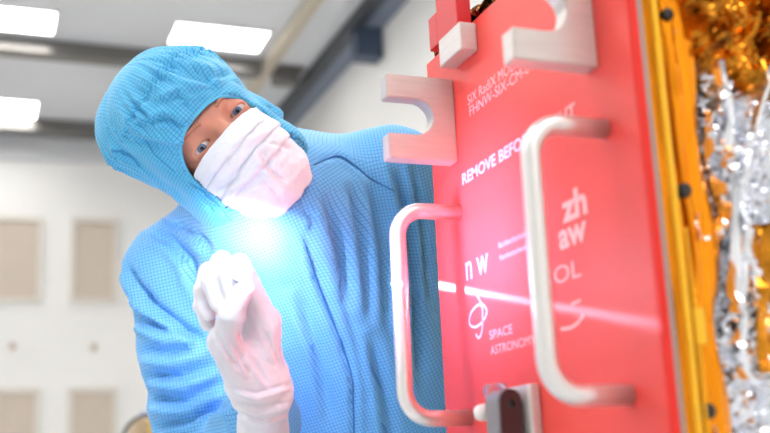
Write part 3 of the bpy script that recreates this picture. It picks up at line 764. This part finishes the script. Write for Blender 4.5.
# ---- right glove (the hand inside is closed round the torch)
K = .02
def hp_(x, y, d): return P(x, y, d + K)
W0 = hp_(263, 428, 1.262); W1 = hp_(264, 392, 1.225)
mcp = [hp_(267, 322, 1.185), hp_(255, 312, 1.20), hp_(242, 309, 1.215), hp_(228, 314, 1.23)]
pip = [hp_(240, 264, 1.155), hp_(222, 262, 1.170), hp_(209, 272, 1.186), hp_(204, 288, 1.204)]
dip = [hp_(228, 274, 1.130), hp_(211, 281, 1.140), hp_(203, 292, 1.158), hp_(202, 306, 1.178)]
tip = [hp_(233, 292, 1.128), hp_(218, 302, 1.136), hp_(208, 313, 1.150), hp_(208, 324, 1.170)]
rr = [(.0140, .0118, .0108, .0098), (.0140, .0122, .0110, .0100), (.0132, .0114, .0104, .0094), (.012, .0104, .0094, .0085)]
th = [hp_(247, 385, 1.205), hp_(224, 342, 1.160), hp_(232, 313, 1.126), hp_(246, 287, 1.105)]
def hand_sdf(p, g=0.):
    d = rc(p, W0, W1, .0315, .028)
    pal = rc(p, W1 + (mcp[1] - W1) * .1, mcp[0], .022, .016)
    for i in (1, 2, 3): pal = smin(pal, rc(p, W1 + (mcp[i] - W1) * .1, mcp[i], .021, .0155), .014)
    d = smin(d, pal, .03)
    d = smin(d, rc(p, th[0], th[1], .023, .0165), .022)
    t = rc(p, th[1], th[2], .0170, .0132); t = smin(t, rc(p, th[2], th[3], .0132, .0100), .006)
    d = smin(d, t, .010)
    for i in range(4):
        f = rc(p, mcp[i], pip[i], rr[i][0], rr[i][1]); f = smin(f, rc(p, pip[i], dip[i], rr[i][1], rr[i][2]), .004); f = smin(f, rc(p, dip[i], tip[i], rr[i][2], rr[i][3]), .004)
        d = smin(d, f, .005)
    return d - g
ap_ = np.array([W0] + mcp + pip + dip + tip + th); V, Qg = snets(hand_sdf, ap_.min(0) - .045, ap_.max(0) + .045, .0019)
V = relax(V, Qg, 2, .5)
# cut the cuff open end
axc = nrm(W0 - W1); tcut = (V - W0) @ axc
N = vnormals(V, Qg)
D = .0012 * fbm(V * 60, 3, 51) + .0014 * vnoise(np.stack([((V - W1) @ axc) * 150, V[:, 0] * 20, V[:, 2] * 20], 1), 52) * np.exp(-(((V - W1) @ axc + .0) / .05) ** 2)
V = V + N * D[:, None]
V = sculpt(V, N, [([(236, 331), (250, 356), (269, 385)], 2.6, .003, .7), ([(214, 330), (226, 348), (240, 372)], 2.2, .0018, .7), ([(222, 322), (236, 350), (252, 378)], 2, .0014, .7),
                  ([(236, 388), (256, 394), (290, 384)], 2.4, .0026, .8), ([(232, 402), (260, 410), (290, 402)], 2.4, .0026, .9), ([(236, 414), (262, 420), (288, 414)], 2, .0016, .8), ([(262, 330), (274, 352), (284, 378)], 2.4, .0018, .7),
                  ([(214, 268), (211, 285), (216, 300)], 1.8, .0016, .6), ([(228, 262), (226, 280), (230, 298)], 1.8, .002, .6)])
keep = (tcut < .012); kq = keep[Qg].all(1); used = np.unique(Qg[kq]); remap = -np.ones(len(V), int); remap[used] = np.arange(len(used))
glove = from_np('glove', V[used], remap[Qg[kq]], M['glove'], person); glove['label'] = 'white rubber glove closed round the light'
md = glove.modifiers.new('thick', 'SOLIDIFY'); md.thickness = .0009; md.offset = -1
b1 = nrm(np.cross(axc, (1, 0, 0))); b2 = np.cross(axc, b1)
from_np('cuff_bead', *tube_data([W0 + axc * .0115 + (.0318) * (math.cos(a) * b1 + math.sin(a) * b2) for a in np.linspace(0, 2 * PI, 40)], .0018, 8), M['glove'], glove)
# left glove, out of sight behind the instrument
lw = nrm(wr_l - el_l)
lx = nrm(np.cross(lw, (0, 0, 1.))); kn = wr_l + lw * .085
def lhand(p):
    d = smin(rc(p, wr_l - lw * .05, wr_l, .034, .031), rc(p, wr_l, kn, .027, .022), .02)
    for o_, L in ((-.030, .070), (-.010, .082), (.010, .078), (.030, .060)):
        m_ = kn + lx * o_ + lw * L * .5 - np.array([0, 0, .006]); d = smin(d, np.minimum(rc(p, wr_l + lw * .03 + lx * o_ * .6, kn + lx * o_, .016, .0115), np.minimum(rc(p, kn + lx * o_, m_, .0115, .0095), rc(p, m_, kn + lx * o_ + lw * L * .92 - np.array([0, 0, .03]), .0095, .0075))), .006)
    t_ = wr_l + lw * .06 - lx * .045 - np.array([0, 0, .02])
    return smin(d, np.minimum(rc(p, wr_l + lw * .01 - lx * .015, t_, .018, .012), rc(p, t_, t_ + lw * .045 - np.array([0, 0, .012]), .012, .009)), .012)
V_, Q_ = snets(lhand, np.minimum(wr_l - lw * .05, kn + lw * .1) - .09, np.maximum(wr_l - lw * .05, kn + lw * .1) + .09, .003)
from_np('glove', V_, Q_, M['glove'], person)
for a in (an_r, an_l):
    V_, Q_ = snets(lambda p: np.maximum(smin(rc(p, a + np.array([0, .02, -.045]), a + np.array([0, -.15, -.06]), .046, .038), rc(p, a, a + np.array([0, 0, -.04]), .05, .05), .03), .004 - p[..., 2]), a - .22, a + np.array([.1, .12, .05]), .009)
    from_np('shoe', V_, Q_, M['shoe'], person)

# ---- torch
lens = hp_(242, 271, 1.072); back = hp_(238, 281, 1.150); ax = nrm(lens - back)
tor = thing('flashlight', back, 'small glaring flashlight pinched between white gloved fingertips', 'flashlight')
from_np('barrel', *tube_data([back, lens - ax * .018, lens - ax * .016, lens - ax * .006], [.006, .006, .0078, .0082], 20), M['torch'], tor)
from_np('lens', *cap(lens, ax, .0095, PI * .80, 14, 24), M['led'], tor)

# ================================================================== LIGHT
sp = bpy.data.lights.new('streak_spot', 'SPOT'); so = bpy.data.objects.new('streak_spot', sp); COL.objects.link(so)  # added spot, masked to a thin sheet, makes the streak on the cover
A = onX(437, 285, XP); B = onX(640, 322, XP); Tq = lens + ax * .012
tgt = (A * .6 + B * .4); dv = Vector(tgt - Tq); so.location = Tq; so.rotation_euler = dv.to_track_quat('-Z', 'Y').to_euler()
sp.energy = 22; sp.spot_size = math.radians(110); sp.spot_blend = .6; sp.shadow_soft_size = .001; sp.color = (.86, .68, 1)
sp.use_nodes = True; nt = sp.node_tree; em = nt.nodes['Emission']
nrm_pl = nrm(np.cross(A - Tq, B - Tq))
geo = nt.nodes.new('ShaderNodeNewGeometry')
vd = nt.nodes.new('ShaderNodeVectorMath'); vd.operation = 'DOT_PRODUCT'; nt.links.new(geo.outputs['Incoming'], vd.inputs[0]); vd.inputs[1].default_value = nrm_pl
def mth(op, a, b=None):
    n = nt.nodes.new('ShaderNodeMath'); n.operation = op
    for i, x in enumerate((a, b)):
        if x is None: continue
        if isinstance(x, (int, float)): n.inputs[i].default_value = x
        else: nt.links.new(x, n.inputs[i])
    return n.outputs[0]
x = mth('DIVIDE', vd.outputs['Value'], .0115); x = mth('MULTIPLY', x, x); x = mth('MULTIPLY', x, -1.0); x = mth('POWER', math.e, x)
va = nt.nodes.new('ShaderNodeVectorMath'); va.operation = 'DOT_PRODUCT'; nt.links.new(geo.outputs['Incoming'], va.inputs[0]); va.inputs[1].default_value = nrm(A - Tq)
vl = nt.nodes.new('ShaderNodeVectorMath'); vl.operation = 'DOT_PRODUCT'; nt.links.new(geo.outputs['Incoming'], vl.inputs[0]); vl.inputs[1].default_value = nrm(onX(468, 248, XP) - Tq)
al = mth('ARCCOSINE', mth('MINIMUM', mth('ABSOLUTE', vl.outputs['Value']), 1.0))
ca = mth('ABSOLUTE', va.outputs['Value']); an = mth('ARCCOSINE', mth('MINIMUM', ca, 1.0))
fall = mth('POWER', math.e, mth('MULTIPLY', an, -4.0)); q_ = mth('DIVIDE', al, .20); lobe = mth('POWER', math.e, mth('MULTIPLY', mth('MULTIPLY', q_, q_), -1.0))
nt.links.new(mth('ADD', mth('MULTIPLY', x, mth('MULTIPLY', fall, 36.0)), mth('MULTIPLY', lobe, 0.0)), em.inputs['Strength'])

# added spot above the fist, imitating the lens halo on the wearer's chest
s2 = bpy.data.lights.new('halo_spot', 'SPOT'); s2o = bpy.data.objects.new('halo_spot', s2); COL.objects.link(s2o)
s2o.location = P(238, 246, 1.19); s2o.rotation_euler = Vector(P(244, 300, 1.42) - np.array(s2o.location)).to_track_quat('-Z', 'Y').to_euler()
s2.energy = 6.5; s2.spot_size = math.radians(105); s2.spot_blend = 1.0; s2.shadow_soft_size = .006; s2.color = (.88, .74, 1)
s3 = bpy.data.lights.new('panel_glow_spot', 'SPOT'); s3o = bpy.data.objects.new('panel_glow_spot', s3); COL.objects.link(s3o)  # added spot that lays a soft magenta glow on the cover
s3o.location = lens + ax * .02; s3o.rotation_euler = Vector(onX(480, 236, XP) - np.array(s3o.location)).to_track_quat('-Z', 'Y').to_euler()
s3.energy = 26; s3.spot_size = math.radians(62); s3.spot_blend = 1.0; s3.shadow_soft_size = .05; s3.color = (.82, .45, 1)
w = bpy.data.worlds.new('World'); SC.world = w; w.use_nodes = True; w.node_tree.nodes['Background'].inputs[0].default_value = (.9, .95, 1, 1); w.node_tree.nodes['Background'].inputs[1].default_value = .6

# ================================================================== CAMERA
cam = bpy.data.cameras.new('camera'); co = bpy.data.objects.new('camera', cam); COL.objects.link(co)
cam.sensor_width = 36; cam.lens = F / 770 * 36; cam.clip_start = .02
mw = Matrix.Identity(4)
for i in range(3):
    for j in range(3): mw[i][j] = R[i][j]
mw.translation = Vector(C0); co.matrix_world = mw
cam.dof.use_dof = True; cam.dof.focus_distance = 1.34; cam.dof.aperture_fstop = 3.6; cam.dof.aperture_blades = 0
SC.camera = co
SC.view_settings.view_transform = 'Standard'; SC.view_settings.look = 'None'; SC.view_settings.gamma = 1; SC.view_settings.use_curve_mapping = False
SC.view_settings.exposure = -0.44
SC.cycles.use_denoising = True
SC.cycles.max_bounces = 8; SC.cycles.sample_clamp_indirect = 0
